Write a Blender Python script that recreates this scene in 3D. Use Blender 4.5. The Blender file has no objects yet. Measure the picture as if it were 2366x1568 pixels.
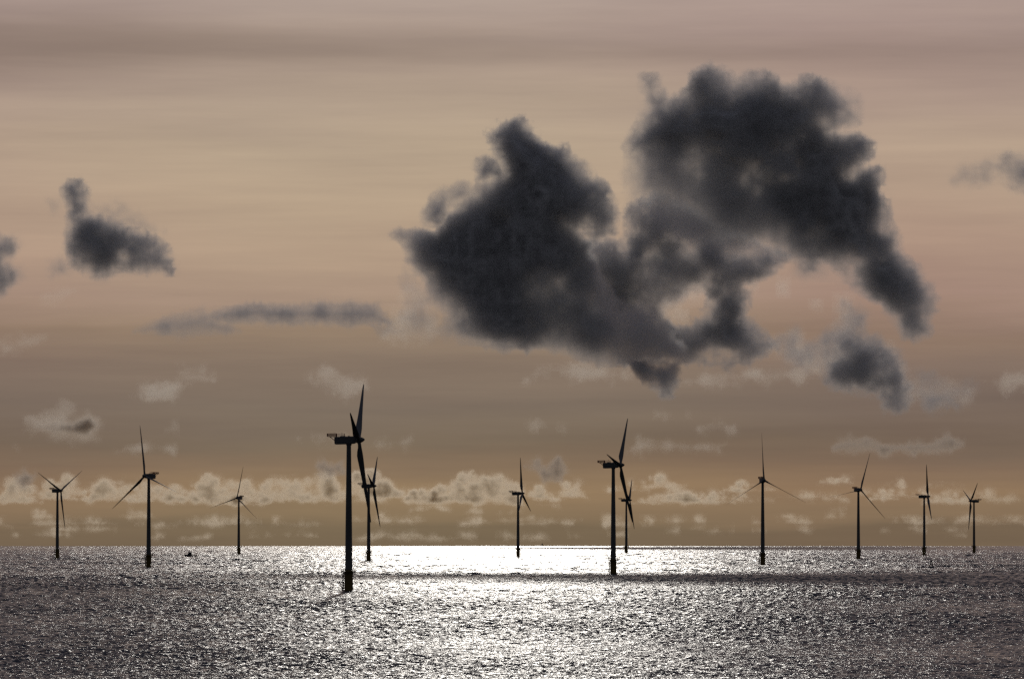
import bpy, math, random
import numpy as np
from mathutils import Matrix, Vector

R = math.radians
scene = bpy.context.scene
C = scene.collection

# ------------------------------------------------------------------ camera and earth geometry
F = 6150.0            # focal length in pixels of a 1024 px wide picture
CAMH = 32.8           # height of the deck the camera stands on
RE = 7.4e6            # effective earth radius, refraction included
EYE = 527.2           # image row of eye level
PITCH = math.atan((EYE - 339) / F)
K = 1024 / 2366.0     # measurements below were taken on a 2366 px wide view

def sea_z(d): return -d * d / (2 * RE)

cam = bpy.data.objects.new('camera', bpy.data.cameras.new('camera'))
C.objects.link(cam)
cam.location = (0, 0, CAMH)
cam.rotation_euler = (math.pi / 2 + PITCH, 0, 0)
cam.data.sensor_width = 36
cam.data.lens = 36 * F / 1024
cam.data.clip_start = 1.0
cam.data.clip_end = 400000
scene.camera = cam

SUN_EL, SUN_AZ = R(8.0), R(-0.1)

# ------------------------------------------------------------------ node helpers
def newmat(name):
    m = bpy.data.materials.new(name); m.use_nodes = True
    nt = m.node_tree; nt.nodes.clear()
    return m, nt
def nd(nt, typ, **kw):
    n = nt.nodes.new(typ)
    for k, v in kw.items(): setattr(n, k, v)
    return n
def mth(nt, op, a, b=None, c=None, clamp=False):
    n = nt.nodes.new('ShaderNodeMath'); n.operation = op; n.use_clamp = clamp
    for i, v in enumerate((a, b, c)):
        if v is None: continue
        if isinstance(v, (int, float)): n.inputs[i].default_value = v
        else: nt.links.new(v, n.inputs[i])
    return n.outputs[0]
def vmt(nt, op, a, b=None):
    n = nt.nodes.new('ShaderNodeVectorMath'); n.operation = op
    for i, v in enumerate((a, b)):
        if v is None: continue
        if isinstance(v, (tuple, list)): n.inputs[i].default_value = v
        else: nt.links.new(v, n.inputs[i])
    return n.outputs['Value'] if op in ('DOT_PRODUCT', 'LENGTH') else n.outputs[0]
def comb(nt, x, y, z):
    n = nt.nodes.new('ShaderNodeCombineXYZ')
    for i, v in enumerate((x, y, z)):
        if isinstance(v, (int, float)): n.inputs[i].default_value = v
        else: nt.links.new(v, n.inputs[i])
    return n.outputs[0]
def maprange(nt, v, a, b, c, d, smooth=False):
    n = nt.nodes.new('ShaderNodeMapRange')
    if smooth: n.interpolation_type = 'SMOOTHSTEP'
    nt.links.new(v, n.inputs[0])
    for i, q in enumerate((a, b, c, d)): n.inputs[i + 1].default_value = q
    return n.outputs[0]
def noise(nt, vec, scale, detail=3, rough=.5, dist=0):
    n = nt.nodes.new('ShaderNodeTexNoise')
    nt.links.new(vec, n.inputs['Vector'])
    n.inputs['Scale'].default_value = scale; n.inputs['Detail'].default_value = detail
    n.inputs['Roughness'].default_value = rough; n.inputs['Distortion'].default_value = dist
    return n
def lin(c):
    return tuple(((v / 255) / 12.92 if v / 255 <= .04045 else ((v / 255 + .055) / 1.055) ** 2.4) for v in c)
def ramp(nt, fac, stops):
    n = nt.nodes.new('ShaderNodeValToRGB'); nt.links.new(fac, n.inputs[0])
    e = n.color_ramp.elements
    while len(e) > 1: e.remove(e[-1])
    e[0].position = stops[0][0]; e[0].color = (*stops[0][1], 1)
    for p, c in stops[1:]:
        x = e.new(p); x.color = (*c, 1)
    return n.outputs[0]
def mixc(nt, fac, a, b, mode='MIX'):
    n = nt.nodes.new('ShaderNodeMix'); n.data_type = 'RGBA'; n.blend_type = mode
    for sock, v in ((n.inputs[0], fac), (n.inputs[6], a), (n.inputs[7], b)):
        if isinstance(v, (int, float)): sock.default_value = v
        elif isinstance(v, tuple): sock.default_value = (*v, 1)
        else: nt.links.new(v, sock)
    return n.outputs[2]

# ------------------------------------------------------------------ sky: veil of high cloud over the Nishita sky
world = bpy.data.worlds.new('World'); scene.world = world; world.use_nodes = True
nt = world.node_tree; nt.nodes.clear()
tc = nd(nt, 'ShaderNodeTexCoord')
D = vmt(nt, 'NORMALIZE', tc.outputs['Generated'])
sep = nd(nt, 'ShaderNodeSeparateXYZ'); nt.links.new(D, sep.inputs[0])
az = mth(nt, 'ARCTAN2', sep.outputs[0], sep.outputs[1])
el = mth(nt, 'ARCSINE', sep.outputs[2])
P = comb(nt, mth(nt, 'MULTIPLY', az, 9.0), mth(nt, 'MULTIPLY', el, 75.0), 3.1)     # streaks run level
n1 = noise(nt, P, 1.0, 5, .55, .3)
P2 = comb(nt, mth(nt, 'MULTIPLY', az, 11.0), mth(nt, 'MULTIPLY', el, 160.0), 8.7)
n2 = noise(nt, P2, 1.3, 5, .6)
n3 = noise(nt, comb(nt, mth(nt, 'MULTIPLY', az, 14.0), mth(nt, 'MULTIPLY', el, 30.0), 1.7), 1.0, 3, .5)
elw = mth(nt, 'ADD', el, mth(nt, 'MULTIPLY', mth(nt, 'SUBTRACT', n1.outputs[0], .5), .012))
def row(y): return max(0.0, (EYE - y * K) / F) / 0.09
fac = mth(nt, 'DIVIDE', elw, 0.09, clamp=True)
stops = [(0.0, (122, 105, 82)), (row(1200), (136, 115, 88)), (row(1130), (148, 122, 92)), (row(1060), (130, 109, 89)),
         (row(1010), (119, 105, 90)), (row(930), (119, 107, 97)), (row(840), (131, 115, 103)), (row(770), (147, 126, 108)),
         (row(690), (170, 145, 121)), (row(600), (181, 156, 127)), (row(480), (184, 162, 131)), (row(330), (184, 165, 135)),
         (row(240), (177, 159, 135)), (row(170), (168, 150, 132)), (row(120), (157, 140, 126)), (row(60), (172, 154, 140)), (1.0, (178, 162, 148))]
def greyer(c, f=.26, pk=(1.04, .955, 1.02)):
    g_ = sum(c) / 3; return tuple(v + (g_ * pk[i] - v) * f for i, v in enumerate(c))
base = ramp(nt, fac, sorted((p, lin(greyer(c)) if p > row(740) else lin(greyer(c, .12, (.99, .985, .97)))) for p, c in stops))
# pink to the sides, a little more yellow in the middle
side = mth(nt, 'ABSOLUTE', mth(nt, 'ADD', az, .02))
sidef = maprange(nt, side, .01, .09, 0, 1, True)
sidef = mth(nt, 'MULTIPLY', sidef, maprange(nt, n3.outputs[0], .3, .7, .4, 1.2))
veil = mixc(nt, mth(nt, 'MULTIPLY', sidef, .9, clamp=True), base, (.90, .83, .90), 'MULTIPLY')
# level streaks, lighter and darker
st = maprange(nt, n2.outputs[0], .3, .7, .90, 1.10)
veil = mixc(nt, 1.0, veil, comb(nt, st, st, mth(nt, 'POWER', st, .8)), 'MULTIPLY')
# dark grey streak bank high on the left
bd = mth(nt, 'MULTIPLY', mth(nt, 'SUBTRACT', elw, .0795), 1 / .0045)
band = mth(nt, 'EXPONENT', mth(nt, 'MULTIPLY', mth(nt, 'MULTIPLY', bd, bd), -1))
band = mth(nt, 'MULTIPLY', band, maprange(nt, az, -.075, .03, .42, .06, True))
veil = mixc(nt, band, veil, lin((96, 84, 80)))
# the veil brightens towards the sun and is heavy and dark on the far side
sd = (math.sin(SUN_AZ) * math.cos(SUN_EL), math.cos(SUN_AZ) * math.cos(SUN_EL), math.sin(SUN_EL))
dt = vmt(nt, 'DOT_PRODUCT', D, sd)
far = maprange(nt, dt, -.1, .93, .0, 1.0, True)
near = maprange(nt, el, .095, .24, 1.0, .10, True)     # heavier cloud overhead
fn = mth(nt, 'ADD', near, maprange(nt, el, .45, 1.1, 0, .38, True))
cool = maprange(nt, el, .09, .3, 0, 1, True)
veil = mixc(nt, 1.0, veil, comb(nt, mth(nt, 'MULTIPLY', fn, mth(nt, 'SUBTRACT', 1.0, mth(nt, 'MULTIPLY', cool, .32))), fn, mth(nt, 'MULTIPLY', fn, mth(nt, 'ADD', 1.0, mth(nt, 'MULTIPLY', cool, .75)))), 'MULTIPLY')
veil = mixc(nt, far, (.054, .055, .063), veil)
sky = nd(nt, 'ShaderNodeTexSky', sky_type='NISHITA'); sky.sun_disc = False
sky.sun_elevation = SUN_EL; sky.sun_rotation = SUN_AZ; sky.air_density = 1; sky.dust_density = 3
STR = 0.1
EXPO = -3.0
veil10 = vmt(nt, 'MULTIPLY', veil, (.97 * 2 ** -EXPO / STR,) * 3)
final = mixc(nt, .95, sky.outputs[0], veil10)
bg = nd(nt, 'ShaderNodeBackground'); bg.inputs[1].default_value = STR
nt.links.new(final, bg.inputs[0])
ow = nd(nt, 'ShaderNodeOutputWorld'); nt.links.new(bg.outputs[0], ow.inputs[0])

sun = bpy.data.objects.new('sun', bpy.data.lights.new('sun', 'SUN')); C.objects.link(sun)
sun.data.energy = 2.85; sun.data.angle = R(0.5); sun.data.color = (1, .95, .87)
sun.rotation_euler = Vector(sd).to_track_quat('Z', 'Y').to_euler()

# ------------------------------------------------------------------ materials
def paint(name, col, rough=.5, var=.12, sc=.6):
    m, nt = newmat(name)
    tcn = nd(nt, 'ShaderNodeTexCoord')
    n = noise(nt, tcn.outputs['Object'], sc, 5, .6)
    f = maprange(nt, n.outputs[0], .3, .7, 1 - var, 1 + var)
    c = mixc(nt, 1.0, col, comb(nt, f, f, f), 'MULTIPLY')
    b = nd(nt, 'ShaderNodeBsdfPrincipled'); nt.links.new(c, b.inputs['Base Color'])
    b.inputs['Roughness'].default_value = rough
    o = nd(nt, 'ShaderNodeOutputMaterial'); nt.links.new(b.outputs[0], o.inputs[0])
    return m
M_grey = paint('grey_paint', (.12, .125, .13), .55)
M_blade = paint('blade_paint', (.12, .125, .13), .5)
M_yel = paint('yellow_paint', (.17, .11, .02), .6, .25)
M_red = paint('red_paint', (.32, .05, .03), .6)
M_dark = paint('dark_steel', (.05, .05, .055), .6)
M_hull = paint('hull_paint', (.03, .04, .07), .5)
M_glass = paint('window_glass', (.02, .02, .025), .1, .02)

# ------------------------------------------------------------------ mesh helper
class MB:
    def __init__(s): s.v = []; s.f = []
    def add(s, vs, fs):
        o = len(s.v); s.v += [tuple(v) for v in vs]; s.f += [tuple(i + o for i in f) for f in fs]
    def box(s, c, size, mat=None):
        x, y, z = size[0] / 2, size[1] / 2, size[2] / 2
        vs = [Vector((sx * x, sy * y, sz * z)) for sz in (-1, 1) for sy in (-1, 1) for sx in (-1, 1)]
        if mat: vs = [mat @ v for v in vs]
        vs = [v + Vector(c) for v in vs]
        s.add(vs, [(0, 2, 3, 1), (4, 5, 7, 6), (0, 1, 5, 4), (2, 6, 7, 3), (0, 4, 6, 2), (1, 3, 7, 5)])
    def rings(s, rings, cap=True):
        n = len(rings[0]); vs = [v for r in rings for v in r]; fs = []
        for i in range(len(rings) - 1):
            for j in range(n):
                k = (j + 1) % n
                fs.append((i * n + j, i * n + k, (i + 1) * n + k, (i + 1) * n + j))
        if cap:
            fs.append(tuple(range(n - 1, -1, -1))); fs.append(tuple((len(rings) - 1) * n + j for j in range(n)))
        s.add(vs, fs)
    def lathe(s, prof, n=24, axis='z', off=(0, 0, 0)):
        rs = []
        for r, z in prof:
            ring = []
            for j in range(n):
                a = 2 * math.pi * j / n; x, y = r * math.cos(a), r * math.sin(a)
                p = (x, y, z) if axis == 'z' else (x, -z, y)
                ring.append((p[0] + off[0], p[1] + off[1], p[2] + off[2]))
            rs.append(ring)
        s.rings(rs)
    def tube(s, a, b, r, n=8):
        a, b = Vector(a), Vector(b); q = (b - a).to_track_quat('Z', 'Y')
        s.rings([[p + q @ Vector((r * math.cos(2 * math.pi * j / n), r * math.sin(2 * math.pi * j / n), 0)) for j in range(n)] for p in (a, b)])
    def mesh(s, name, m, smooth=False):
        me = bpy.data.meshes.new(name); me.from_pydata(s.v, [], s.f); me.update()
        me.materials.append(m)
        if smooth:
            for p in me.polygons: p.use_smooth = True
            try: me.set_sharp_from_angle(angle=R(40))
            except Exception: pass
        return me
def ob(name, me, parent=None):
    o = bpy.data.objects.new(name, me); C.objects.link(o); o.parent = parent; return o

# ------------------------------------------------------------------ wind turbine (80 m hub, 45 m blades)
HUB, BL = 80.0, 45.3
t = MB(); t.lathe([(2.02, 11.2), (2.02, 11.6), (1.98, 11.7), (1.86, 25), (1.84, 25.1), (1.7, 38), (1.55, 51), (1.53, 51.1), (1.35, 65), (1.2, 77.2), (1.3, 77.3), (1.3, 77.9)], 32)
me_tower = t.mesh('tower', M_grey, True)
t = MB(); t.lathe([(2.28, -6), (2.28, 9.9), (2.4, 9.95), (2.4, 10.15), (2.12, 10.4), (2.12, 11.19)], 32)
me_tp = t.mesh('transition_piece', M_yel, True)
t = MB(); t.lathe([(2.35, 10.2), (4.0, 10.2), (4.0, 10.65), (2.35, 10.65)], 24)
for k in range(8):
    a = k * math.pi / 4; c, s_ = math.cos(a), math.sin(a)
    t.tube((2.15 * c, 2.15 * s_, 8.7), (3.5 * c, 3.5 * s_, 10.44), .09, 6)
t.tube((3.0, -1.4, 10.6), (3.0, -1.4, 12.9), .13); t.tube((3.0, -1.4, 12.85), (5.0, -1.9, 13.3), .1)
me_plat = t.mesh('work_platform', M_yel)
t = MB()
for k in range(24):
    a = k * math.pi / 12; c, s_ = 3.92 * math.cos(a), 3.92 * math.sin(a)
    t.tube((c, s_, 10.6), (c, s_, 11.75), .06, 5)
    a2 = a + math.pi / 12
    for z in (11.15, 11.75): t.tube((c, s_, z), (3.92 * math.cos(a2), 3.92 * math.sin(a2), z), .06, 5)
me_rail = t.mesh('railing', M_yel)
t = MB()
for y in (-.75, .75):
    t.tube((-3.15, y, -3), (-3.15, y, 9.2), .17, 8); t.tube((-3.15, y, 9.1), (-2.1, y, 9.7), .15, 8)
    for z in (1.5, 5.0, 8.0): t.tube((-3.15, y, z), (-2.0, y, z), .12, 6)
for y in (-.25, .25): t.tube((-2.75, y, -2), (-2.75, y, 11.2), .05, 6)
for k in range(40): t.tube((-2.75, -.25, -1.6 + k * .32), (-2.75, .25, -1.6 + k * .32), .025, 5)
me_land = t.mesh('boat_landing', M_yel)
# nacelle: front at -y, tail at +y, underside slightly sloped, origin on the tower axis at hub height
t = MB()
def sect(y, w, zb, zt, c=.35):
    w /= 2
    return [(-w + c, y, zb), (w - c, y, zb), (w, y, zb + c), (w, y, zt - c), (w - c, y, zt), (-w + c, y, zt), (-w, y, zt - c), (-w, y, zb + c)]
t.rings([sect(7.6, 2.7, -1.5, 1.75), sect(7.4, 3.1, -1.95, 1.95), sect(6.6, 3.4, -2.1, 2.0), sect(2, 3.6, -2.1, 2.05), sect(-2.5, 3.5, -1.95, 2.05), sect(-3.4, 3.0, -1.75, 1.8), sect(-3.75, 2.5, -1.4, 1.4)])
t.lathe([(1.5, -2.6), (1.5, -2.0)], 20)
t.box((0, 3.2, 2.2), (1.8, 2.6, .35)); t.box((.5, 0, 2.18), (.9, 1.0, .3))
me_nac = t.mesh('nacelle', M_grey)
t = MB()      # hoist platform over the tail
t.box((0, 9.0, 2.28), (3.4, 5.0, .16))
for x in (-1.3, 1.3):
    t.tube((x, 7.3, -.1), (x, 10.2, 2.2), .12, 6); t.tube((x, 7.3, 1.9), (x, 11.3, 2.25), .1, 6)
    t.tube((x, 6.8, 1.9), (x, 6.8, 2.3), .1, 6)
me_hp = t.mesh('hoist_platform', M_red)
t = MB()
def basket(x0, x1, y0, y1, z0, z1, n, r, mid=True):
    for (a, b) in (((x0, y0), (x1, y0)), ((x1, y0), (x1, y1)), ((x1, y1), (x0, y1)), ((x0, y1), (x0, y0))):
        for k in range(n):
            x = a[0] + (b[0] - a[0]) * k / n; y = a[1] + (b[1] - a[1]) * k / n
            t.tube((x, y, z0), (x, y, z1), r, 5)
        for z in ((z0 + z1) / 2, z1) if mid else (z1,): t.tube((*a, z), (*b, z), r * 1.3, 5)
basket(-1.65, 1.65, 6.6, 11.4, 2.3, 3.75, 9, .08)
basket(-1.45, 1.45, 2.3, 6.4, 2.0, 3.55, 5, .035)
me_hr = t.mesh('railing', M_red)
t = MB(); t.tube((0, 3.6, 2.0), (0, 3.6, 4.1), .05, 6); t.tube((-.6, 3.6, 3.8), (.6, 3.6, 3.8), .03, 5)
for x in (-.6, .6): t.tube((x, 3.6, 3.8), (x, 3.6, 4.15), .06, 6); 
me_wm = t.mesh('weather_mast', M_dark)
# hub with pointed spinner, axis -y; origin at the rotor centre
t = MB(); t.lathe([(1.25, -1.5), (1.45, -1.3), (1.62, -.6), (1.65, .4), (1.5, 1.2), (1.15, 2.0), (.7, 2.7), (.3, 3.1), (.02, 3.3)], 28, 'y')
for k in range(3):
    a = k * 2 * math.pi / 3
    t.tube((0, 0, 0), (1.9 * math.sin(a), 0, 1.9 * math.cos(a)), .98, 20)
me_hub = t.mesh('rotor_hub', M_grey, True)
# blade along +z, feathered: the leading edge points upwind (-y)
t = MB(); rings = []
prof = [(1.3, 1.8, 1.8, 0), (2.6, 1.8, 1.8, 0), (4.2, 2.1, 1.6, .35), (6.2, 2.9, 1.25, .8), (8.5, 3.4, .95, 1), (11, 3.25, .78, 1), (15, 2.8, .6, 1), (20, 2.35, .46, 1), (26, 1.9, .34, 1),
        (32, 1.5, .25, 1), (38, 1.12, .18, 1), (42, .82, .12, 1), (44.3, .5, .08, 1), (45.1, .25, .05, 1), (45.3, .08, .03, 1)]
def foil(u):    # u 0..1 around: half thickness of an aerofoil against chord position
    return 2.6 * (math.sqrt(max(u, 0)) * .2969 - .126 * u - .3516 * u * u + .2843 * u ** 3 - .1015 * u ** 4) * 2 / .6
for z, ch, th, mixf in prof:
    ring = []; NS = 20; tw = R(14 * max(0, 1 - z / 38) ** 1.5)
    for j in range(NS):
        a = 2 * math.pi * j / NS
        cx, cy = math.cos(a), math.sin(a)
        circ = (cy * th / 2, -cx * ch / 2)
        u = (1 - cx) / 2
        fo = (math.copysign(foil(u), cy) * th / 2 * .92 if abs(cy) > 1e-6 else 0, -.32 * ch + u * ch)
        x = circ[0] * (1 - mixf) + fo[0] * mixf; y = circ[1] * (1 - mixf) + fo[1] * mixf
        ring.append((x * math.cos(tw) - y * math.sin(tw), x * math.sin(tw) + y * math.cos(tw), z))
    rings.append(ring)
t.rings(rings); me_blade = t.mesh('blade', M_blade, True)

# x, hub height in px (2366 px view), heading of the rotor (0 = towards us, 90 = right), turn of the rotor, label
TURB = [
 (133, 157, 52, 178, 'wind turbine nearest the left edge, two blades raised in a V and one hanging', ),
 (344, 211, -38, -10, 'tall wind turbine second from the left, facing left, one blade nearly upright'),
 (552, 131, -26, 11, 'small distant wind turbine standing alone between the workboat and the largest turbine'),
 (806, 348, 85, 47.5, 'largest and nearest wind turbine, side-on with red hoist platform and thick black tower'),
 (852, 174, 82, 46, 'side-on wind turbine just right of the largest one, partly behind its hanging blade'),
 (1197, 147, 79, 0, 'wind turbine alone in the middle of the bright glitter, one blade straight up'),
 (1417, 252, 75, 39.5, 'second largest wind turbine, right of centre, side-on with blade tilted up to the right'),
 (1447, 123, 81, 45.5, 'small side-on wind turbine behind the hanging blade of the second largest one'),
 (1762, 195, 11, -2, 'wind turbine facing us with three evenly spread blades, tallest of the four on the right'),
 (1983, 160, 27, 18, 'wind turbine right of the evenly spread one, one blade pointing level to the left'),
 (2135, 136, 87, -15, 'side-on wind turbine second from the right edge, one blade up and one down'),
 (2250, 120, -78, 52, 'smallest and rightmost wind turbine, rotor turned to the left, short raised V'),
]
GROUP = 'offshore wind turbines standing in the sea'
def link_copy(o, parent):
    c = o.copy(); C.objects.link(c); c.parent = parent; return c
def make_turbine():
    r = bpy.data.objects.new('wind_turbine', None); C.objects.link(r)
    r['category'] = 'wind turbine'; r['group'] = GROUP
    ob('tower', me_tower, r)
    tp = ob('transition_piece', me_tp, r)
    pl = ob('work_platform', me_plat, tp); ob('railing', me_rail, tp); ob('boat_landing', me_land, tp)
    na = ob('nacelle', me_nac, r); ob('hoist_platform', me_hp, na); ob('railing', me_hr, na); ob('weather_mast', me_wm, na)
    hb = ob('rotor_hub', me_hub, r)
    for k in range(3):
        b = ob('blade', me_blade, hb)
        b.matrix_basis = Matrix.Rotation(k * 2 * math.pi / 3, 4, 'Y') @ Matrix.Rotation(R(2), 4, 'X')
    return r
def copy_tree(o, parent=None):
    c = o.copy(); C.objects.link(c); c.parent = parent
    for ch in list(o.children): copy_tree(ch, c)
    return c
proto = make_turbine()
bpy.context.view_layer.update()
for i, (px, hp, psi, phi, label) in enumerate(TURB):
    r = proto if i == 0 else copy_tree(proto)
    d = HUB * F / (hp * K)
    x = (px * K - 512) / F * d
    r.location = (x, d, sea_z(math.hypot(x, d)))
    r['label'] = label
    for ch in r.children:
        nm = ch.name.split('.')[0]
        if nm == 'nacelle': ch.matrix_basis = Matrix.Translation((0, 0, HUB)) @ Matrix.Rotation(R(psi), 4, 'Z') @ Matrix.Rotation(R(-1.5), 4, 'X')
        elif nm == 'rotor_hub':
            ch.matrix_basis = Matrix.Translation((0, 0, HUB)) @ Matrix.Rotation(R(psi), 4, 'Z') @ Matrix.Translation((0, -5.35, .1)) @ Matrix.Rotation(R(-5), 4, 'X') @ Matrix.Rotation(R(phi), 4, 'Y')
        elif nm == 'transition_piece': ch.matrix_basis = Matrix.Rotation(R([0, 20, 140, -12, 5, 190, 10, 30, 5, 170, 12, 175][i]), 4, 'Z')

def place(px, py):        # a point on the sea from a pixel of the 2366 px view
    al = (py * K - EYE) / F
    disc = al * al - 2 * CAMH / RE
    d = (al - math.sqrt(max(disc, 0))) * RE
    x = (px * K - 512) / F * d
    return x, d, sea_z(math.hypot(x, d))

# ------------------------------------------------------------------ workboat, buoys, spar
def empty(name, loc, label, cat, rz=0, group=None):
    e = bpy.data.objects.new(name, None); C.objects.link(e); e.location = loc; e.rotation_euler[2] = rz
    e['label'] = label; e['category'] = cat
    if group: e['group'] = group
    return e
b = empty('workboat', place(441, 1285), 'small dark workboat on the water between the second and third turbines from the left', 'boat', 0)
b.scale = (1.0, 1.0, 1.1); b.location.z += .6
t = MB()       # bow to -x
rs = []
for x, w, zb, zt in [(-8.2, .15, 1.2, 2.5), (-7.2, 1.6, .2, 2.35), (-5, 3.4, -.6, 2.1), (-1, 4.6, -.8, 1.8), (4, 4.6, -.8, 1.5), (8.4, 4.2, -.5, 1.5)]:
    rs.append([(x, -w / 2, zt), (x, -w / 2 * .9, zb + (zt - zb) * .35), (x, 0, zb), (x, w / 2 * .9, zb + (zt - zb) * .35), (x, w / 2, zt)])
t.rings(rs); ob('hull', t.mesh('hull', M_hull, False), b)
t = MB(); t.rings([[(-5.2, y, 1.7) for y in (-1, 1)] + [(1.8, y, 1.7) for y in (1, -1)], [(-4.6, y * 1.6, 1.7) for y in (-1, 1)] + [(1.8, y * 1.6, 1.7) for y in (1, -1)],
                   [(-3.6, y * 1.5, 3.6) for y in (-1, 1)] + [(1.6, y * 1.5, 3.6) for y in (1, -1)], [(-2.6, y * 1.3, 5.0) for y in (-1, 1)] + [(1.2, y * 1.3, 5.0) for y in (1, -1)]])
wh = ob('wheelhouse', t.mesh('wheelhouse', M_dark), b)
t = MB(); t.box((-1, 0, 4.3), (2.6, 2.9, .55)); ob('window_band', t.mesh('window_band', M_glass), wh)
t = MB(); t.tube((-.6, 0, 4.9), (-.6, 0, 7.0), .09, 6); t.tube((-.6, -.8, 6), (-.6, .8, 6), .05, 5); t.box((-.6, 0, 5.6), (.3, 1.1, .2)); ob('mast', t.mesh('mast', M_dark), b)
t = MB()
for x in (3, 5, 7, 8.2):
    for y in (-2, 2): t.tube((x, y, 1.4), (x, y, 2.3), .05, 5)
for y in (-2, 2): t.tube((3, y, 2.3), (8.2, y, 2.3), .05, 5)
t.tube((8.2, -2, 2.3), (8.2, 2, 2.3), .05, 5)
ob('railing', t.mesh('railing', M_dark), b)

def buoy(px, py, s, label):
    e = empty('buoy', place(px, py), label, 'buoy', 0, 'dark buoys floating on the sea')
    t = MB(); t.lathe([(.3 * s, -.5 * s), (1.1 * s, -.2 * s), (1.2 * s, .3 * s), (.9 * s, .55 * s), (.25 * s, .65 * s)], 20); ob('float', t.mesh('float', M_dark, True), e)
    t = MB()
    for k in range(4):
        a = k * math.pi / 2 + .5
        t.tube((.7 * s * math.cos(a), .7 * s * math.sin(a), .5 * s), (.15 * s * math.cos(a), .15 * s * math.sin(a), 2.1 * s), .09 * s, 6)
    t.lathe([(.02, 2.0 * s), (.35 * s, 2.05 * s), (.3 * s, 2.5 * s), (.02, 2.7 * s)], 12)
    ob('light_frame', t.mesh('light_frame', M_dark), e)
buoy(2151, 1311, 2.6, 'dark buoy on the shaded water below the two turbines farthest right')
buoy(192, 1365, 1.0, 'tiny dark buoy on the dim water below the left turbines')
e = empty('marker_pole', place(1249, 1309), 'thin faint marker pole leaning in the white glitter right of the middle turbine', 'pole', 0)
e.rotation_euler[1] = R(4)
t = MB(); t.tube((0, 0, -3), (0, 0, 20), .13, 8); ob('pole', t.mesh('pole', M_yel), e)
t = MB(); t.lathe([(.05, 19.2), (.55, 19.7), (.55, 20.6), (.05, 21.3)], 10); ob('topmark', t.mesh('topmark', M_dark), e)

# ------------------------------------------------------------------ sea: one curved sheet out past the horizon, waves modelled where we look
rng = np.random.default_rng(5)
az_f = np.linspace(R(-6.2), R(6.2), 1150)
az_c = np.concatenate([np.linspace(R(-180), R(-8), 62), np.linspace(R(-7.5), R(-6.3), 6), az_f, np.linspace(R(6.3), R(7.5), 6), np.linspace(R(8), R(180), 62)[:-1]])
rad = [30.0, 100, 200, 350, 500, 700, 900, 1050, 1150, 1220, 1270]
r_ = 1285.0
while r_ < 23500:
    rad.append(r_); r_ += .72 * (r_ / 1300) ** 1.15
rad += [24500, 26000, 30000, 38000]
rad = np.array(rad)
A, RR = np.meshgrid(az_c, rad)
X = (RR * np.sin(A)).astype(np.float64); Y = RR * np.cos(A)
Z = -RR ** 2 / (2 * RE)
amp = np.clip((R(7.4) - np.abs(A)) / R(1.1), 0, 1) * np.clip((RR - 1270) / 40, 0, 1)
H = np.zeros_like(X)
NW = 110
Xw = X + 2.2 * np.sin(Y * .037 + 1.7 * np.sin(X * .021)) + 1.1 * np.sin(Y * .11 + X * .05); Yw = Y + 2.5 * np.sin(X * .045 + 2.1 * np.sin(Y * .013)) + 1.0 * np.sin(X * .17 + 1.3 * np.sin(Y * .04))
dr_ = np.gradient(rad); da_ = R(12.4) / 1150
lam = np.exp(rng.uniform(np.log(.8), np.log(80), NW))
wts = []; ths = []
for L in lam:
    th = rng.uniform(0, 2 * math.pi)
    if abs(math.sin(th)) < .3: th = R(90) + rng.normal(0, .6)
    lr = L / max(abs(math.sin(th)), 1e-3); lx = L / max(abs(math.cos(th)), 1e-3)
    w = np.clip((lr / dr_ - 2.2) / 1.5, 0, 1) * np.clip((lx / (rad * da_) - 3) / 3, 0, 1) / (1 + (L / (3.2 * (rad / 1300) ** 1.1)) ** 2)
    wts.append(w); ths.append(th)
wts = np.array(wts); norm = 1 / np.sqrt((wts ** 2).sum(0) + 1e-9)
SLOPE = .20
for L, th, w in zip(lam, ths, wts):
    k = 2 * np.pi / L; ph = rng.uniform(0, 6.28)
    wn = SLOPE * 1.414 * w * norm / k
    rows = np.nonzero(w > 1e-4)[0]
    if len(rows) == 0: continue
    a_, b_ = rows[0], rows[-1] + 1
    s_ = np.sin(k * (Xw[a_:b_] * math.cos(th) + Yw[a_:b_] * math.sin(th)) + ph)
    H[a_:b_] += wn[a_:b_, None] * (s_ - .12 * np.cos(2 * np.arcsin(s_)))
amp = amp * (1 - .75 * np.clip((RR - 4000) / 9000, 0, 1))
patch = 0.8 + .25 * np.sin(X * .011 + 1.3 * np.sin(Y * .004)) * np.sin(Y * .0063 + .8)
Z += H * amp * patch
nv = X.size; nr, na = X.shape
co = np.empty((nv, 3), np.float32); co[:, 0] = X.ravel(); co[:, 1] = Y.ravel(); co[:, 2] = Z.ravel()
i0 = np.arange((nr - 1))[:, None] * na + np.arange(na - 1)[None, :]
closing = (np.arange(nr - 1) * na + na - 1)
q = np.stack([i0, i0 + na, i0 + na + 1, i0 + 1], -1).reshape(-1, 4)
q2 = np.stack([closing, closing + na, closing - na + 1 + na, closing - na + 1], -1)
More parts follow.
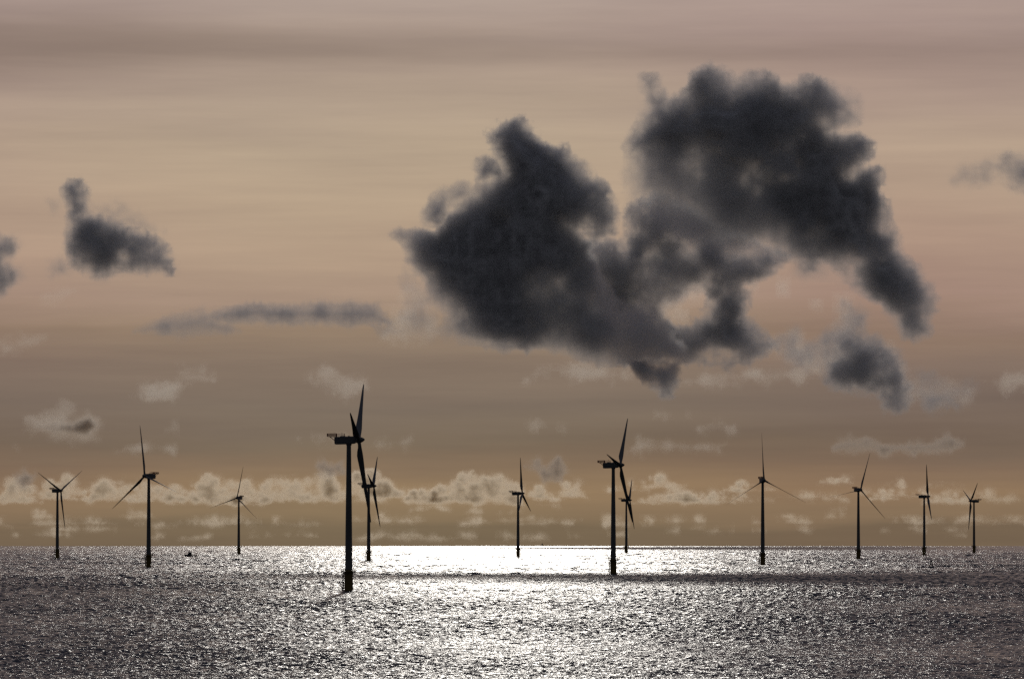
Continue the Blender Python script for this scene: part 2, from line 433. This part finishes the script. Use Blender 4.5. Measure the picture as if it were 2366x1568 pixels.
# +na moves one ring out; closing quad wraps to column 0
q2 = np.stack([closing, closing + na, (np.arange(nr - 1) + 1) * na, np.arange(nr - 1) * na], -1)
q = np.concatenate([q, q2]).astype(np.int32)
q = q[:, ::-1]
me = bpy.data.meshes.new('sea')
me.vertices.add(nv); me.vertices.foreach_set('co', co.ravel())
me.loops.add(q.size); me.loops.foreach_set('vertex_index', q.ravel())
me.polygons.add(len(q)); me.polygons.foreach_set('loop_start', np.arange(len(q), dtype=np.int32) * 4)
me.polygons.foreach_set('use_smooth', np.ones(len(q), dtype=bool))
me.update(calc_edges=True)
m, nt = newmat('sea_water')
g = nd(nt, 'ShaderNodeNewGeometry')
pos = g.outputs['Position']
def slopes(scale, sx, sy, w, detail=2):
    v = vmt(nt, 'MULTIPLY', pos, (sx, sy, 0))
    v = vmt(nt, 'ADD', v, (w, w * 2.3, w))
    n = noise(nt, v, scale, detail, .55)
    return vmt(nt, 'SUBTRACT', n.outputs['Color'], (.5, .5, .5))
a1 = slopes(2.6, 1, 1, 3.0)
a2 = slopes(.8, 1, 1, 17.0)
a3 = slopes(.14, 1, .6, 31.0)
sc = nd(nt, 'ShaderNodeVectorMath', operation='SCALE'); nt.links.new(a1, sc.inputs[0]); sc.inputs['Scale'].default_value = .5
sc2 = nd(nt, 'ShaderNodeVectorMath', operation='SCALE'); nt.links.new(a2, sc2.inputs[0]); sc2.inputs['Scale'].default_value = .3
sc3 = nd(nt, 'ShaderNodeVectorMath', operation='SCALE'); nt.links.new(a3, sc3.inputs[0]); sc3.inputs['Scale'].default_value = .2
tot = vmt(nt, 'ADD', vmt(nt, 'ADD', sc.outputs[0], sc2.outputs[0]), sc3.outputs[0])
tot = vmt(nt, 'MULTIPLY', tot, (4.0, 2.1, 0))
nrm = vmt(nt, 'NORMALIZE', vmt(nt, 'ADD', g.outputs['Normal'], tot))
bs = nd(nt, 'ShaderNodeBsdfPrincipled')
bs.inputs['Base Color'].default_value = (.010, .014, .018, 1)
bs.inputs['IOR'].default_value = 1.333
bs.inputs['Roughness'].default_value = .15
nt.links.new(nrm, bs.inputs['Normal'])
o = nd(nt, 'ShaderNodeOutputMaterial'); nt.links.new(bs.outputs[0], o.inputs[0])
me.materials.append(m)
sea = ob('sea', me); sea['kind'] = 'structure'

# ------------------------------------------------------------------ clouds: real volumes, tens of kilometres away
def lattice_noise(shape, cells, rg):
    """smooth value noise on a grid; cells = lattice cell size in voxels on each axis"""
    dims = [int(math.ceil(s / c)) + 3 for s, c in zip(shape, cells)]
    a = rg.random(dims, dtype=np.float32)
    for ax in range(3):
        tt = np.arange(shape[ax], dtype=np.float32) / cells[ax] + rg.random()
        i = tt.astype(int); f = tt - i; f = f * f * (3 - 2 * f)
        sh = [1, 1, 1]; sh[ax] = -1
        f = f.reshape(sh).astype(np.float32)
        a = np.take(a, i, ax) * (1 - f) + np.take(a, i + 1, ax) * f
    return a
def fbm(shape, cells, octs, rg, gain=.5, billow=False):
    tot = np.zeros(shape, np.float32); am = 1.0; s = 0
    for o_ in range(octs):
        c = [max(1.6, q / 2 ** o_) for q in cells]
        n = lattice_noise(shape, c, rg) * 2 - 1
        if billow: n = 1 - 2.2 * np.abs(n)
        tot += am * n; s += am; am *= gain
    return tot / s
def sdist(poly, U, V):
    """signed distance in px to a closed outline, positive inside"""
    best = np.full(U.shape, 1e9, np.float32); ins = np.zeros(U.shape, bool)
    n = len(poly)
    for i in range(n):
        x0, y0 = poly[i]; x1, y1 = poly[(i + 1) % n]
        dx, dy = x1 - x0, y1 - y0; L2 = dx * dx + dy * dy + 1e-9
        tt = np.clip(((U - x0) * dx + (V - y0) * dy) / L2, 0, 1)
        best = np.minimum(best, np.hypot(U - x0 - tt * dx, V - y0 - tt * dy))
        c = (y0 > V) != (y1 > V)
        ins ^= c & (U < (x1 - x0) * (V - y0) / (y1 - y0 + 1e-12) + x0)
    return np.where(ins, best, -best)

def cloud_material(name, col, ani, absn=1.0):
    m, nt = newmat(name)
    v = nd(nt, 'ShaderNodeVolumePrincipled')
    v.inputs['Color'].default_value = (*col, 1)
    v.inputs['Density'].default_value = 1.0
    v.inputs['Anisotropy'].default_value = ani
    o = nd(nt, 'ShaderNodeOutputMaterial'); nt.links.new(v.outputs[0], o.inputs['Volume'])
    return m
M_cloud = cloud_material('cloud_vapour', (.97, .972, .982), .42)
M_pale = cloud_material('thin_cloud_vapour', (.96, .92, .85), .66)

M_grey_far = cloud_material('distant_grey_cloud_vapour', (.95, .88, .79), .55)
M_far = cloud_material('far_cloud_vapour', (.96, .88, .74), .73)  # warm tint of the low sun put into the vapour colour

def cloud(name, polys, Dk, rho, label=None, vox=1.0, margin=24, lump=16, amp=9, soft=4.5, seed=1, depth=.8, thin=(), mat=None, cat='cloud', kind=None, oct=5, lumpy=.45, off=6.0, skirt=.05, faint=(), cap=38.0, core=22.0, vary=1.6):
    """polys: list of (outline in the 2366 px view, weight); every outline becomes a lobe with its own thickness.
    thin: (x, y, radius, strength) places where the cloud wears thin."""
    D = Dk * 1000.0; pm = D / F                        # metres per (1024) px at that distance
    pl = [([tuple(q_ * K for q_ in v) for v in p], w) for p, w in polys]
    xs = [v[0] for p, _ in pl for v in p]; ys = [v[1] for p, _ in pl for v in p]
    x0, x1 = min(xs) - margin, max(xs) + margin; y0, y1 = min(ys) - margin, max(ys) + margin
    nx, nz = int((x1 - x0) / vox), int((y1 - y0) / vox)
    gx = x0 + (np.arange(nx) + .5) * (x1 - x0) / nx
    gz = y0 + (np.arange(nz) + .5) * (y1 - y0) / nz      # image rows, top first
    U, V = np.meshgrid(gx.astype(np.float32), gz.astype(np.float32), indexing='ij')
    rg = np.random.default_rng(seed)
    e = np.full(U.shape, -1e9, np.float32); lobes = []
    for p, w in pl:
        if len(p) and len(p[0]) == 3:                    # a heap of round lumps on a flat base (cx, cy, r); last entry gives the base row
            base_ = p[-1][1]; s = np.full(U.shape, -1e9, np.float32)
            for a_, b_, r_c in p[:-1]: s = np.maximum(s, r_c - np.hypot((U - a_) * .8, V - b_))
            s = np.minimum(s, (base_ - V) * 1.5)
        else: s = sdist(p, U, V)
        s = np.where(s > 0, cap * np.tanh(s / cap), s).astype(np.float32)
        e = np.maximum(e, s)
        for q_ in lobes:
            if q_[0] == round(w, 1): q_[1] = np.maximum(q_[1], s); break
        else: lobes.append([round(w, 1) if len(pl) > 8 else w, s])
    for q_ in lobes:
        for tx, ty, tr, ts in thin:
            q_[1] = q_[1] - ts * tr * K * np.exp(-((U - tx * K) ** 2 + (V - ty * K) ** 2) / (tr * K) ** 2)
    emax = max(4.0, float(e.max()))
    half = (emax * depth + off + 6) * pm
    ny = max(8, int(2 * half / (vox * pm * 2.2)))
    gy = ((np.arange(ny) + .5) / ny * 2 - 1) * half / pm     # px
    shp = (nx, ny, nz)
    cl = [lump / vox, lump / vox / 2.2 * 1.1, lump / vox]
    n_b = fbm(shp, cl, oct, rg, .62, True)
    n_s = fbm(shp, [c * 2.2 for c in cl], oct, rg, .5, False)
    nz_ = amp * (n_b * (1 - lumpy) * 1.1 + n_s * lumpy * 2.2) + off - (np.abs(gy)[None, :, None] / depth).astype(np.float32)
    dens = np.zeros(shp, np.float32)
    for w, s in lobes:
        Fd = s[:, None, :] + nz_
        dl = np.clip(Fd / soft, 0, 1); dl = dl * dl * (3 - 2 * dl) * w * (.3 + .7 * np.clip(Fd / core, 0, 1))
        dens = np.maximum(dens, dl + skirt * np.clip((Fd + 7) / 10, 0, 1) ** 2 * np.clip(.3 + 3.5 * n_s, 0, 2))
    dens *= np.clip(1 + vary * n_s, .2, 3) * rho
    for tx, ty, tr, tf in faint:                         # where the vapour is less dense
        dens *= (1 - (1 - tf) * np.exp(-((U - tx * K) ** 2 + (V - ty * K) ** 2) / (tr * K) ** 2)).astype(np.float32)[:, None, :]
    dens = np.clip(dens, 0, None)
    # fade at the sides of the box
    for ax, n in enumerate(shp):
        w = np.clip(np.minimum(np.arange(n), n - 1 - np.arange(n)) / 3.0, 0, 1).astype(np.float32)
        sh = [1, 1, 1]; sh[ax] = -1; dens = dens * w.reshape(sh)
    dens = dens[:, :, ::-1]                              # z upward
    sx, sy, sz = (x1 - x0) * pm, 2 * half, (y1 - y0) * pm
    cx = ((x0 + x1) / 2 - 512) * pm; cz = CAMH + (EYE - (y0 + y1) / 2) * pm
    # vertices carry the vapour density; the modifier turns them into a fog volume
    mesh = bpy.data.meshes.new('vapour_samples'); mesh.vertices.add(dens.size)
    at = mesh.attributes.new('density', 'FLOAT', 'POINT'); at.data.foreach_set('value', np.ascontiguousarray(dens).ravel().astype(np.float32))
    o = ob(name, bpy.data.volumes.new(name)); o.location = (cx, D, cz)
    src = ob('vapour_samples', mesh, o); src.hide_render = True
    gt = bpy.data.node_groups.new(name + '_vapour', 'GeometryNodeTree')
    gt.interface.new_socket('Geometry', in_out='INPUT', socket_type='NodeSocketGeometry')
    gt.interface.new_socket('Geometry', in_out='OUTPUT', socket_type='NodeSocketGeometry')
    gi = gt.nodes.new('NodeGroupInput'); go = gt.nodes.new('NodeGroupOutput')
    vc = gt.nodes.new('GeometryNodeVolumeCube')
    vc.inputs['Min'].default_value = (-sx / 2, -sy / 2, -sz / 2); vc.inputs['Max'].default_value = (sx / 2, sy / 2, sz / 2)
    vc.inputs['Resolution X'].default_value = nx; vc.inputs['Resolution Y'].default_value = ny; vc.inputs['Resolution Z'].default_value = nz
    ps = gt.nodes.new('GeometryNodeInputPosition'); sp = gt.nodes.new('ShaderNodeSeparateXYZ'); gt.links.new(ps.outputs[0], sp.inputs[0])
    def idx(sock, size, n):
        a = mth(gt, 'MULTIPLY_ADD', sock, n / size, n / 2.0 + 1e-3)
        a = mth(gt, 'FLOOR', a); a = mth(gt, 'MAXIMUM', a, 0.0); return mth(gt, 'MINIMUM', a, float(n - 1))
    # Volume Cube samples voxel corners from Min to Max inclusive
    ix = idx(sp.outputs[0], sx, nx); iy = idx(sp.outputs[1], sy, ny); iz = idx(sp.outputs[2], sz, nz)
    def imath(op, a, b):
        n = gt.nodes.new('FunctionNodeIntegerMath'); n.operation = op
        for i, v in enumerate((a, b)):
            if isinstance(v, int): n.inputs[i].default_value = v
            else: gt.links.new(v, n.inputs[i])
        return n.outputs[0]
    ind = imath('ADD', imath('MULTIPLY', imath('ADD', imath('MULTIPLY', ix, ny), iy), nz), iz)
    na_ = gt.nodes.new('GeometryNodeInputNamedAttribute'); na_.data_type = 'FLOAT'; na_.inputs['Name'].default_value = 'density'
    si = gt.nodes.new('GeometryNodeSampleIndex'); si.data_type = 'FLOAT'; si.domain = 'POINT'
    oi = gt.nodes.new('GeometryNodeObjectInfo'); oi.inputs[0].default_value = src
    gt.links.new(oi.outputs['Geometry'], si.inputs['Geometry'])
    gt.links.new([x for x in na_.outputs if x.enabled][0], [x for x in si.inputs if x.name == 'Value' and x.enabled][0])
    gt.links.new(ind, si.inputs['Index'])
    gt.links.new([x for x in si.outputs if x.enabled][0], vc.inputs['Density'])
    smn = gt.nodes.new('GeometryNodeSetMaterial'); smn.inputs['Material'].default_value = mat or M_cloud
    gt.links.new(vc.outputs[0], smn.inputs[0]); gt.links.new(smn.outputs[0], go.inputs[0])
    md = o.modifiers.new('vapour', 'NODES'); md.node_group = gt
    if kind: o['kind'] = kind
    if label: o['label'] = label; 
    if label and not kind: o['category'] = cat; o['group'] = 'clouds in the sky'
    return o

G = 60
def T(*p): return [(831.8 + a * .6055, 115.5 + b * .6055) for a, b in p]
cloud('cloud', [(T((495,315),(560,275),(620,265),(655,310),(690,345),(740,375),(775,365),(800,410),(860,430),(890,480),(940,530),(970,590),(985,640),(960,690),(900,715),(845,690),(860,740),(880,800),(920,870),(950,930),(1000,980),(1040,985),(1080,960),(1120,1000),(1160,1060),(1220,1130),(1230,1175),
                  (1100,1185),(900,1185),(780,1160),(700,1125),(560,1135),(430,1115),(330,1100),(300,1060),(330,1010),(260,950),(250,880),(200,820),(170,740),(135,715),(150,690),(200,685),(290,700),(300,680),(330,640),(370,580),(430,540),(450,510),(520,480),(550,470),(540,430),(510,370)), 1.0),
                (T((235,620),(300,540),(350,520),(410,510),(430,560),(350,600),(310,680),(250,660)), .6), (T((440,450),(480,415),(520,420),(545,480),(450,500)), 1.0),
                (T((40,1050),(100,1040),(150,1050),(200,950),(150,900),(170,830),(240,900),(300,1000),(330,1090),(200,1100),(90,1090)), .3)],
      G, .034, 'large dark grey cloud in the centre with a narrow peak and long flat base', seed=3, faint=[(960, 690, 110, .3), (1040, 800, 90, .35), (1300, 825, 110, .35), (1440, 690, 80, .25), (1500, 800, 100, .5), (1090, 440, 60, .45), (930, 560, 50, .45), (1260, 660, 60, .5), (1330, 400, 50, .4)], vox=.85, amp=8, off=6, lump=14, lumpy=.25, skirt=.02, soft=4, oct=5)
cloud('cloud', [(T((1080,105),(1130,105),(1140,150),(1180,180),(1220,185),(1265,150),(1280,105),(1340,60),(1390,80),(1440,110),(1500,80),(1560,90),(1600,130),(1650,150),(1690,120),(1760,120),(1840,150),(1870,145),(1915,190),(1905,270),(1850,285),(1800,305),(1870,325),(1920,330),(1950,380),(1930,440),
                  (1975,460),(1970,520),(2000,590),(2020,660),(2060,750),(2130,830),(2190,900),(2195,960),(2160,1080),(2110,1105),(2050,1070),(1990,960),(1930,930),(1860,880),(1780,790),(1700,760),(1620,740),(1550,650),(1450,560),(1350,500),(1250,440),(1150,390),(1030,400),(1020,370),(1050,310),(1075,260),(1085,180)), 1.0),
                (T((1030,340),(1200,250),(1450,300),(1650,450),(1750,600),(1820,760),(1760,790),(1730,820),(1620,800),(1540,740),(1420,770),(1290,740),(1160,700),(1080,620),(1020,560)), .6),
                (T((1600,780),(1750,780),(1850,860),(1880,930),(1780,900),(1660,860)), .05)],
      G + 1, .033, 'largest dark cloud, arching down towards the right above the turbines', seed=9, faint=[(1480, 450, 110, .35), (1500, 250, 60, .45), (1590, 500, 110, .3), (1760, 570, 90, .3), (1720, 400, 80, .6), (1950, 640, 80, .6), (2130, 720, 70, .55), (1740, 200, 50, .4), (1930, 240, 60, .45), (2050, 500, 50, .5)], vox=.85, amp=8, off=6, lump=14, lumpy=.25, skirt=.02, soft=4, oct=5)
cloud('cloud', [(T((860,740),(960,720),(990,760),(1050,600),(1150,560),(1330,640),(1320,740),(1150,780),(1100,840),(1080,900),(1000,950),(900,900)), .7),
                (T((1000,800),(1120,680),(1300,680),(1500,720),(1620,800),(1500,880),(1440,930),(1300,900),(1200,960),(1130,1020),(1000,960)), .45),
                (T((880,860),(1000,880),(1090,960),(1150,1010),(1260,1120),(1260,1180),(1000,1180),(900,1000)), .8),
                (T((1300,760),(1460,790),(1480,950),(1440,1020),(1510,1050),(1590,1140),(1450,1185),(1180,1180),(1190,1080),(1310,1030),(1340,950)), .8)],
      G + 2, .018, 'ragged paler grey cloud scraps hanging between the two largest dark clouds', seed=21, core=8, lump=9, amp=8, soft=4, off=7, skirt=.08, lumpy=.3)
cloud('cloud', [(T((1030,1190),(1215,1190),(1215,1260),(1190,1320),(1150,1320),(1090,1260)), 1.3)],
      G, .02, 'small dark cloud scrap hanging just below the flat base of the central clouds', seed=5, lump=9, amp=4, soft=3, off=5, core=5, margin=14, vox=1)
cloud('cloud', [([(142, 435), (160, 418), (185, 418), (200, 440), (196, 470), (200, 490), (240, 500), (290, 520), (340, 540), (385, 560), (396, 600), (392, 630), (350, 632), (290, 618), (220, 640), (165, 615), (145, 570), (160, 515), (150, 465)], 1.0),
                ([(200, 470), (250, 455), (320, 495), (375, 535), (300, 540), (220, 510)], .07), ([(115, 465), (140, 460), (145, 485), (125, 490)], .12), ([(105, 595), (150, 575), (165, 625), (120, 630)], .12)],
      G - 5, .020, 'small dark cloud on the upper left with a round knob on top', seed=4, core=12, lump=8, amp=5, soft=4, vox=.9, margin=18, lumpy=.2, off=4.5, skirt=.06)
cloud('cloud', [([(-60, 540), (-10, 545), (25, 552), (33, 580), (20, 600), (30, 630), (10, 670), (-20, 690), (-60, 690)], .8), ([(20, 600), (50, 610), (60, 640), (20, 650)], .1)],
      G - 5, .026, 'dark cloud cut off by the left edge of the picture', seed=6, lump=9, amp=5, vox=1, margin=14)
cloud('cloud', [([(460, 735), (500, 715), (580, 700), (650, 705), (740, 700), (800, 700), (870, 705), (900, 745), (820, 748), (700, 748), (600, 742), (500, 745)], .3),
                ([(310, 765), (380, 730), (470, 712), (520, 745), (560, 765), (430, 775)], .2)],
      G + 3, .026, 'long flat pale grey cloud streak reaching left from the central dark cloud', seed=12, off=5, lumpy=.1, core=5, vary=.4, lump=7, amp=3.5, soft=5, vox=1, margin=16)
cloud('cloud', [(T((1770,1180),(1850,1150),(1900,1110),(1980,1130),(2050,1160),(2060,1220),(2090,1280),(2080,1350),(2010,1360),(1990,1290),(1900,1290),(1790,1260)), .8),
                (T((1600,1120),(1670,1070),(1690,1130),(1770,1100),(1830,1020),(1850,970),(1920,1010),(1930,1090),(2050,1130),(2070,1200),(1800,1200),(1660,1200)), .14),
                (T((2110,1220),(2250,1260),(2340,1290),(2300,1350),(2150,1350)), .1), (T((2150,1310),(2270,1300),(2270,1350),(2160,1345)), .4)],
      G + 3, .018, 'grey cloud cluster with pale fringed top low on the right, under the arching cloud', seed=15, core=10, off=8.5, lump=8, amp=6, soft=4, lumpy=.2, vox=1, margin=16)
cloud('cloud', [([(2290, 380), (2340, 350), (2420, 330), (2430, 450), (2350, 440), (2300, 410)], .22), ([(2200, 420), (2230, 385), (2300, 365), (2310, 420), (2240, 440)], .05)],
      G + 3, .022, 'pale wispy cloud at the right edge of the picture beside the arching cloud', seed=16, core=6, off=4, lump=9, amp=6, vox=1, margin=16)
# thin bright clouds, well behind the dark ones
def thin_cloud(polys, label, seed, rho=.005, **kw):
    a = dict(core=6, lump=7, amp=7, soft=5, vox=1, margin=12, off=3, mat=M_pale, seed=seed); a.update(kw)
    cloud('cloud', polys, G + 12, rho, label, **a)
thin_cloud([([(305, 915), (330, 890), (380, 890), (410, 850), (470, 848), (492, 880), (440, 895), (400, 915), (340, 932)], .5)], 'small bright curled cloud left of the largest turbine, high above the water', 31)
thin_cloud([([(705, 885), (760, 845), (790, 870), (850, 870), (850, 900), (800, 915), (740, 905)], .28)], 'faint bright cloud patch just left of the largest turbine blade tip', 32)
thin_cloud([([(90, 985), (120, 975), (170, 978), (205, 965), (218, 985), (200, 1003), (120, 1003)], .9)], 'low dark flat cloud with pale rim above the leftmost turbine', 33, mat=M_grey_far, rho=.022, amp=4, soft=4)
thin_cloud([([(60, 960), (110, 940), (140, 915), (170, 930), (175, 960), (230, 960), (230, 1000), (280, 1020), (200, 1025), (70, 1010)], .16)], 'pale ragged cloud round the low dark flat one above the leftmost turbine', 34)
thin_cloud([([(1925, 1035), (1960, 1010), (2010, 1008), (2040, 1030), (2100, 1020), (2140, 1022), (2190, 1003), (2218, 1025), (2200, 1040), (2100, 1042), (1990, 1046)], .55)], 'row of small grey clouds with pale rims above the two turbines farthest right', 35, rho=.016, mat=M_grey_far, amp=5, soft=4)
thin_cloud([([(2280, 880), (2330, 860), (2400, 850), (2400, 905), (2320, 900)], .5)], 'small bright cloud touching the right edge of the picture', 36)
thin_cloud([([(1200, 990), (1240, 968), (1275, 975), (1300, 998)], .16), ([(1460, 960), (1480, 940), (1580, 950), (1590, 965)], .12)], 'faint pale cloud wisps high above the middle turbine', 37)
thin_cloud([([(1450, 1042), (1480, 1012), (1560, 1015), (1600, 1030), (1680, 1022), (1670, 1042)], .22), ([(1600, 995), (1640, 968), (1700, 985), (1700, 998)], .16)], 'faint pale level cloud right of the second largest turbine tip', 38)
thin_cloud([([(1210, 880), (1240, 845), (1330, 845), (1440, 850), (1470, 880), (1560, 880), (1640, 860), (1800, 850), (1900, 860), (1850, 880), (1600, 885), (1420, 880), (1300, 870)], .25)], 'pale cloud band lying along the underside of the central dark clouds', 39)
thin_cloud([([(850, 1032), (880, 1020), (940, 1018), (930, 1034)], .3), ([(690, 1012), (740, 1000), (800, 1005), (780, 1018)], .2)], 'thin pale cloud sliver behind the hub of the largest turbine', 40)
thin_cloud([([(275, 1038), (310, 1025), (400, 1032), (400, 1041)], .3), ([(-20, 1035), (10, 1022), (35, 1032)], .3), ([(380, 990), (440, 970), (470, 980), (460, 994)], .1)], 'thin pale cloud slivers above the second turbine from the left', 41)

thin_cloud([(T((1480,880),(1600,860),(1750,900),(1900,960),(1880,1010),(1700,1000),(1560,980)), .07), (T((1560,1130),(1620,1090),(1680,1050),(1700,1110),(1780,1090),(1830,1000),(1870,960),(1940,1010),(1940,1080),(2050,1130),(2090,1230),(2200,1230),(2350,1290),(2300,1360),(2120,1350),(1900,1300),(1740,1260),(1640,1210)), .13)], 'pale lit fringe cloud behind the grey cluster low on the right', 46)
thin_cloud([([(880, 775), (890, 735), (930, 690), (950, 640), (985, 680), (1010, 760), (980, 795)], .13), (T((1050,780),(1140,700),(1300,730),(1460,800),(1440,900),(1300,980),(1280,1060),(1150,1040),(1080,930)), .18)], 'pale lit wisps showing between and beside the two largest dark clouds', 47)
thin_cloud([([(1212, 1075), (1245, 1062), (1262, 1078), (1290, 1060), (1308, 1085), (1300, 1110), (1255, 1112), (1230, 1095)], .8)], 'small grey cloud low between the middle turbine and the second largest one', 43, rho=.013, mat=M_grey_far, amp=4, soft=4, lump=6)
thin_cloud([([(735, 1075), (750, 1062), (790, 1068), (795, 1090), (760, 1105), (740, 1095)], .7)], 'small grey cloud low just left of the tower of the largest turbine', 44, rho=.013, mat=M_grey_far, amp=4, soft=4, lump=6)
thin_cloud([([(22, 1130), (28, 1095), (55, 1088), (78, 1100), (60, 1128)], .6)], 'small grey cloud low at the far left beside the leftmost turbine', 45, rho=.013, mat=M_grey_far, amp=4, soft=4, lump=6)
thin_cloud([([(-30, 815), (0, 790), (60, 775), (140, 752), (110, 790), (40, 815)], .12), ([(60, 690), (120, 670), (170, 672), (110, 700)], .16)], 'very faint wisps at the left edge below the cut-off dark cloud', 42)

# rows of far cumulus just above the horizon, beyond counting
rr = random.Random(8)
puffs = []
def puff_row(x0, x1, base, h, w, wt, n):
    for k in range(n):
        cx = x0 + (x1 - x0) * (k + rr.uniform(.1, .9)) / n; ww = w * rr.uniform(.6, 1.4); hh = h * rr.uniform(.35, 1.15); bs_ = base + rr.choice((0, 0, -6, -12, 5)) + rr.uniform(-2, 2)
        m_ = max(4, int(ww / max(hh * .42, 6))); pts = []
        for q_ in range(m_):
            f_ = (q_ + .5) / m_; pk = math.sin(math.pi * f_) ** .6
            rc = hh * .42 * rr.uniform(.6, 1.15) * (.5 + .5 * pk)
            pts.append((cx - ww / 2 + ww * f_, bs_ - rc * .3, rc)); 
            if pk > .5: pts.append((cx - ww / 2 + ww * f_ + rr.uniform(-4, 4), bs_ - hh * pk * rr.uniform(.35, .7), rc * .8))
        pts.append((cx, bs_, 0)); puffs.append((pts, wt * rr.uniform(.6, 1.5)))
for a in [(-30, 900, 1150, 34, 70, .25, 16), (940, 1330, 1150, 30, 70, .25, 7), (1440, 1800, 1150, 24, 70, .2, 6), (1830, 2390, 1150, 16, 80, .12, 7), (-30, 260, 1158, 62, 70, .5, 7), (250, 340, 1160, 40, 50, .4, 2), (350, 560, 1160, 70, 80, .5, 6), (540, 700, 1158, 72, 75, .5, 5), (690, 900, 1160, 80, 80, .5, 5), (940, 1100, 1158, 55, 80, .5, 4), (1070, 1330, 1162, 80, 85, .55, 6),
          (1440, 1570, 1135, 40, 70, .4, 3), (1450, 1700, 1162, 46, 90, .45, 5), (1680, 1800, 1132, 26, 70, .4, 2), (1880, 1960, 1128, 14, 60, .3, 1), (2000, 2200, 1156, 38, 90, .45, 4), (2150, 2230, 1128, 18, 60, .3, 1),
          (-30, 700, 1208, 26, 130, .1, 10), (860, 1400, 1208, 20, 100, .1, 6), (1400, 2390, 1208, 18, 130, .08, 10), (-30, 2390, 1236, 9, 200, .05, 12), (900, 1330, 1184, 12, 60, .12, 4)]:
    puff_row(*a)
cloud('horizon_clouds', puffs, 95, .017, seed=50, off=.5, vox=1.0, margin=8, lump=6, amp=3.2, soft=2.2, depth=1.2, cap=7, core=5, skirt=.08, mat=M_far, kind='stuff')

# unseen clouds overhead for the shadow bands; the broad veil added to dim near water
def high_cloud(c, size, dens, label, seed):
    rg = np.random.default_rng(seed); t = MB(); n = 40; rings = []
    ph = rg.uniform(0, 6.28, 6)
    for i in range(1, 14):
        a = math.pi * i / 14; ring = []
        for j in range(n):
            b_ = 2 * math.pi * j / n
            w = 1 + .13 * math.sin(3 * b_ + ph[0] + 2 * a) + .09 * math.sin(7 * b_ + ph[1] - 3 * a) + .05 * math.sin(13 * b_ + ph[2] + 5 * a)
            ring.append((math.sin(a) * math.cos(b_) * w * size[0], math.sin(a) * math.sin(b_) * w * size[1], -math.cos(a) * w * size[2]))
        rings.append(ring)
    t.rings(rings)
    m, nt = newmat('high_cloud_vapour')
    v = nd(nt, 'ShaderNodeVolumePrincipled'); v.inputs['Color'].default_value = (.7, .72, .78, 1); v.inputs['Density'].default_value = dens; v.inputs['Anisotropy'].default_value = .4
    o_ = nd(nt, 'ShaderNodeOutputMaterial'); nt.links.new(v.outputs[0], o_.inputs['Volume'])
    o = ob('cloud', t.mesh('cloud', m, True)); o.location = c
    o['label'] = label; o['category'] = 'cloud'; o['group'] = 'clouds in the sky'
high_cloud((380, 13600, 1320), (640, 560, 40), .016, 'dark cloud overhead, beyond the top of the picture, shading the near right band of sea', 1)
high_cloud((-360, 12850, 1300), (270, 640, 40), .004, 'thin cloud overhead, beyond the top of the picture, dimming the sea at the left', 2)
high_cloud((0, 11300, 1320), (1300, 1750, 40), .0042, 'added broad thin veil of cloud, unseen above the picture, put in to dim the nearest water', 4)
high_cloud((760, 45200, 4400), (900, 2400, 50), .06, 'far high cloud, beyond the top of the picture, drawing a dark line near the horizon', 3)
scene.cycles.volume_step_rate = 2.0

# ------------------------------------------------------------------ render settings
scene.view_settings.view_transform = 'Standard'; scene.view_settings.look = 'None'
scene.view_settings.exposure = EXPO; scene.view_settings.gamma = 1
cy = scene.cycles
scene.render.engine = 'CYCLES'
cy.use_denoising = False; cy.use_adaptive_sampling = False
cy.volume_bounces = 5; cy.max_bounces = 7; cy.glossy_bounces = 2; cy.diffuse_bounces = 1
cy.sample_clamp_indirect = 1.5; cy.sample_clamp_direct = 60
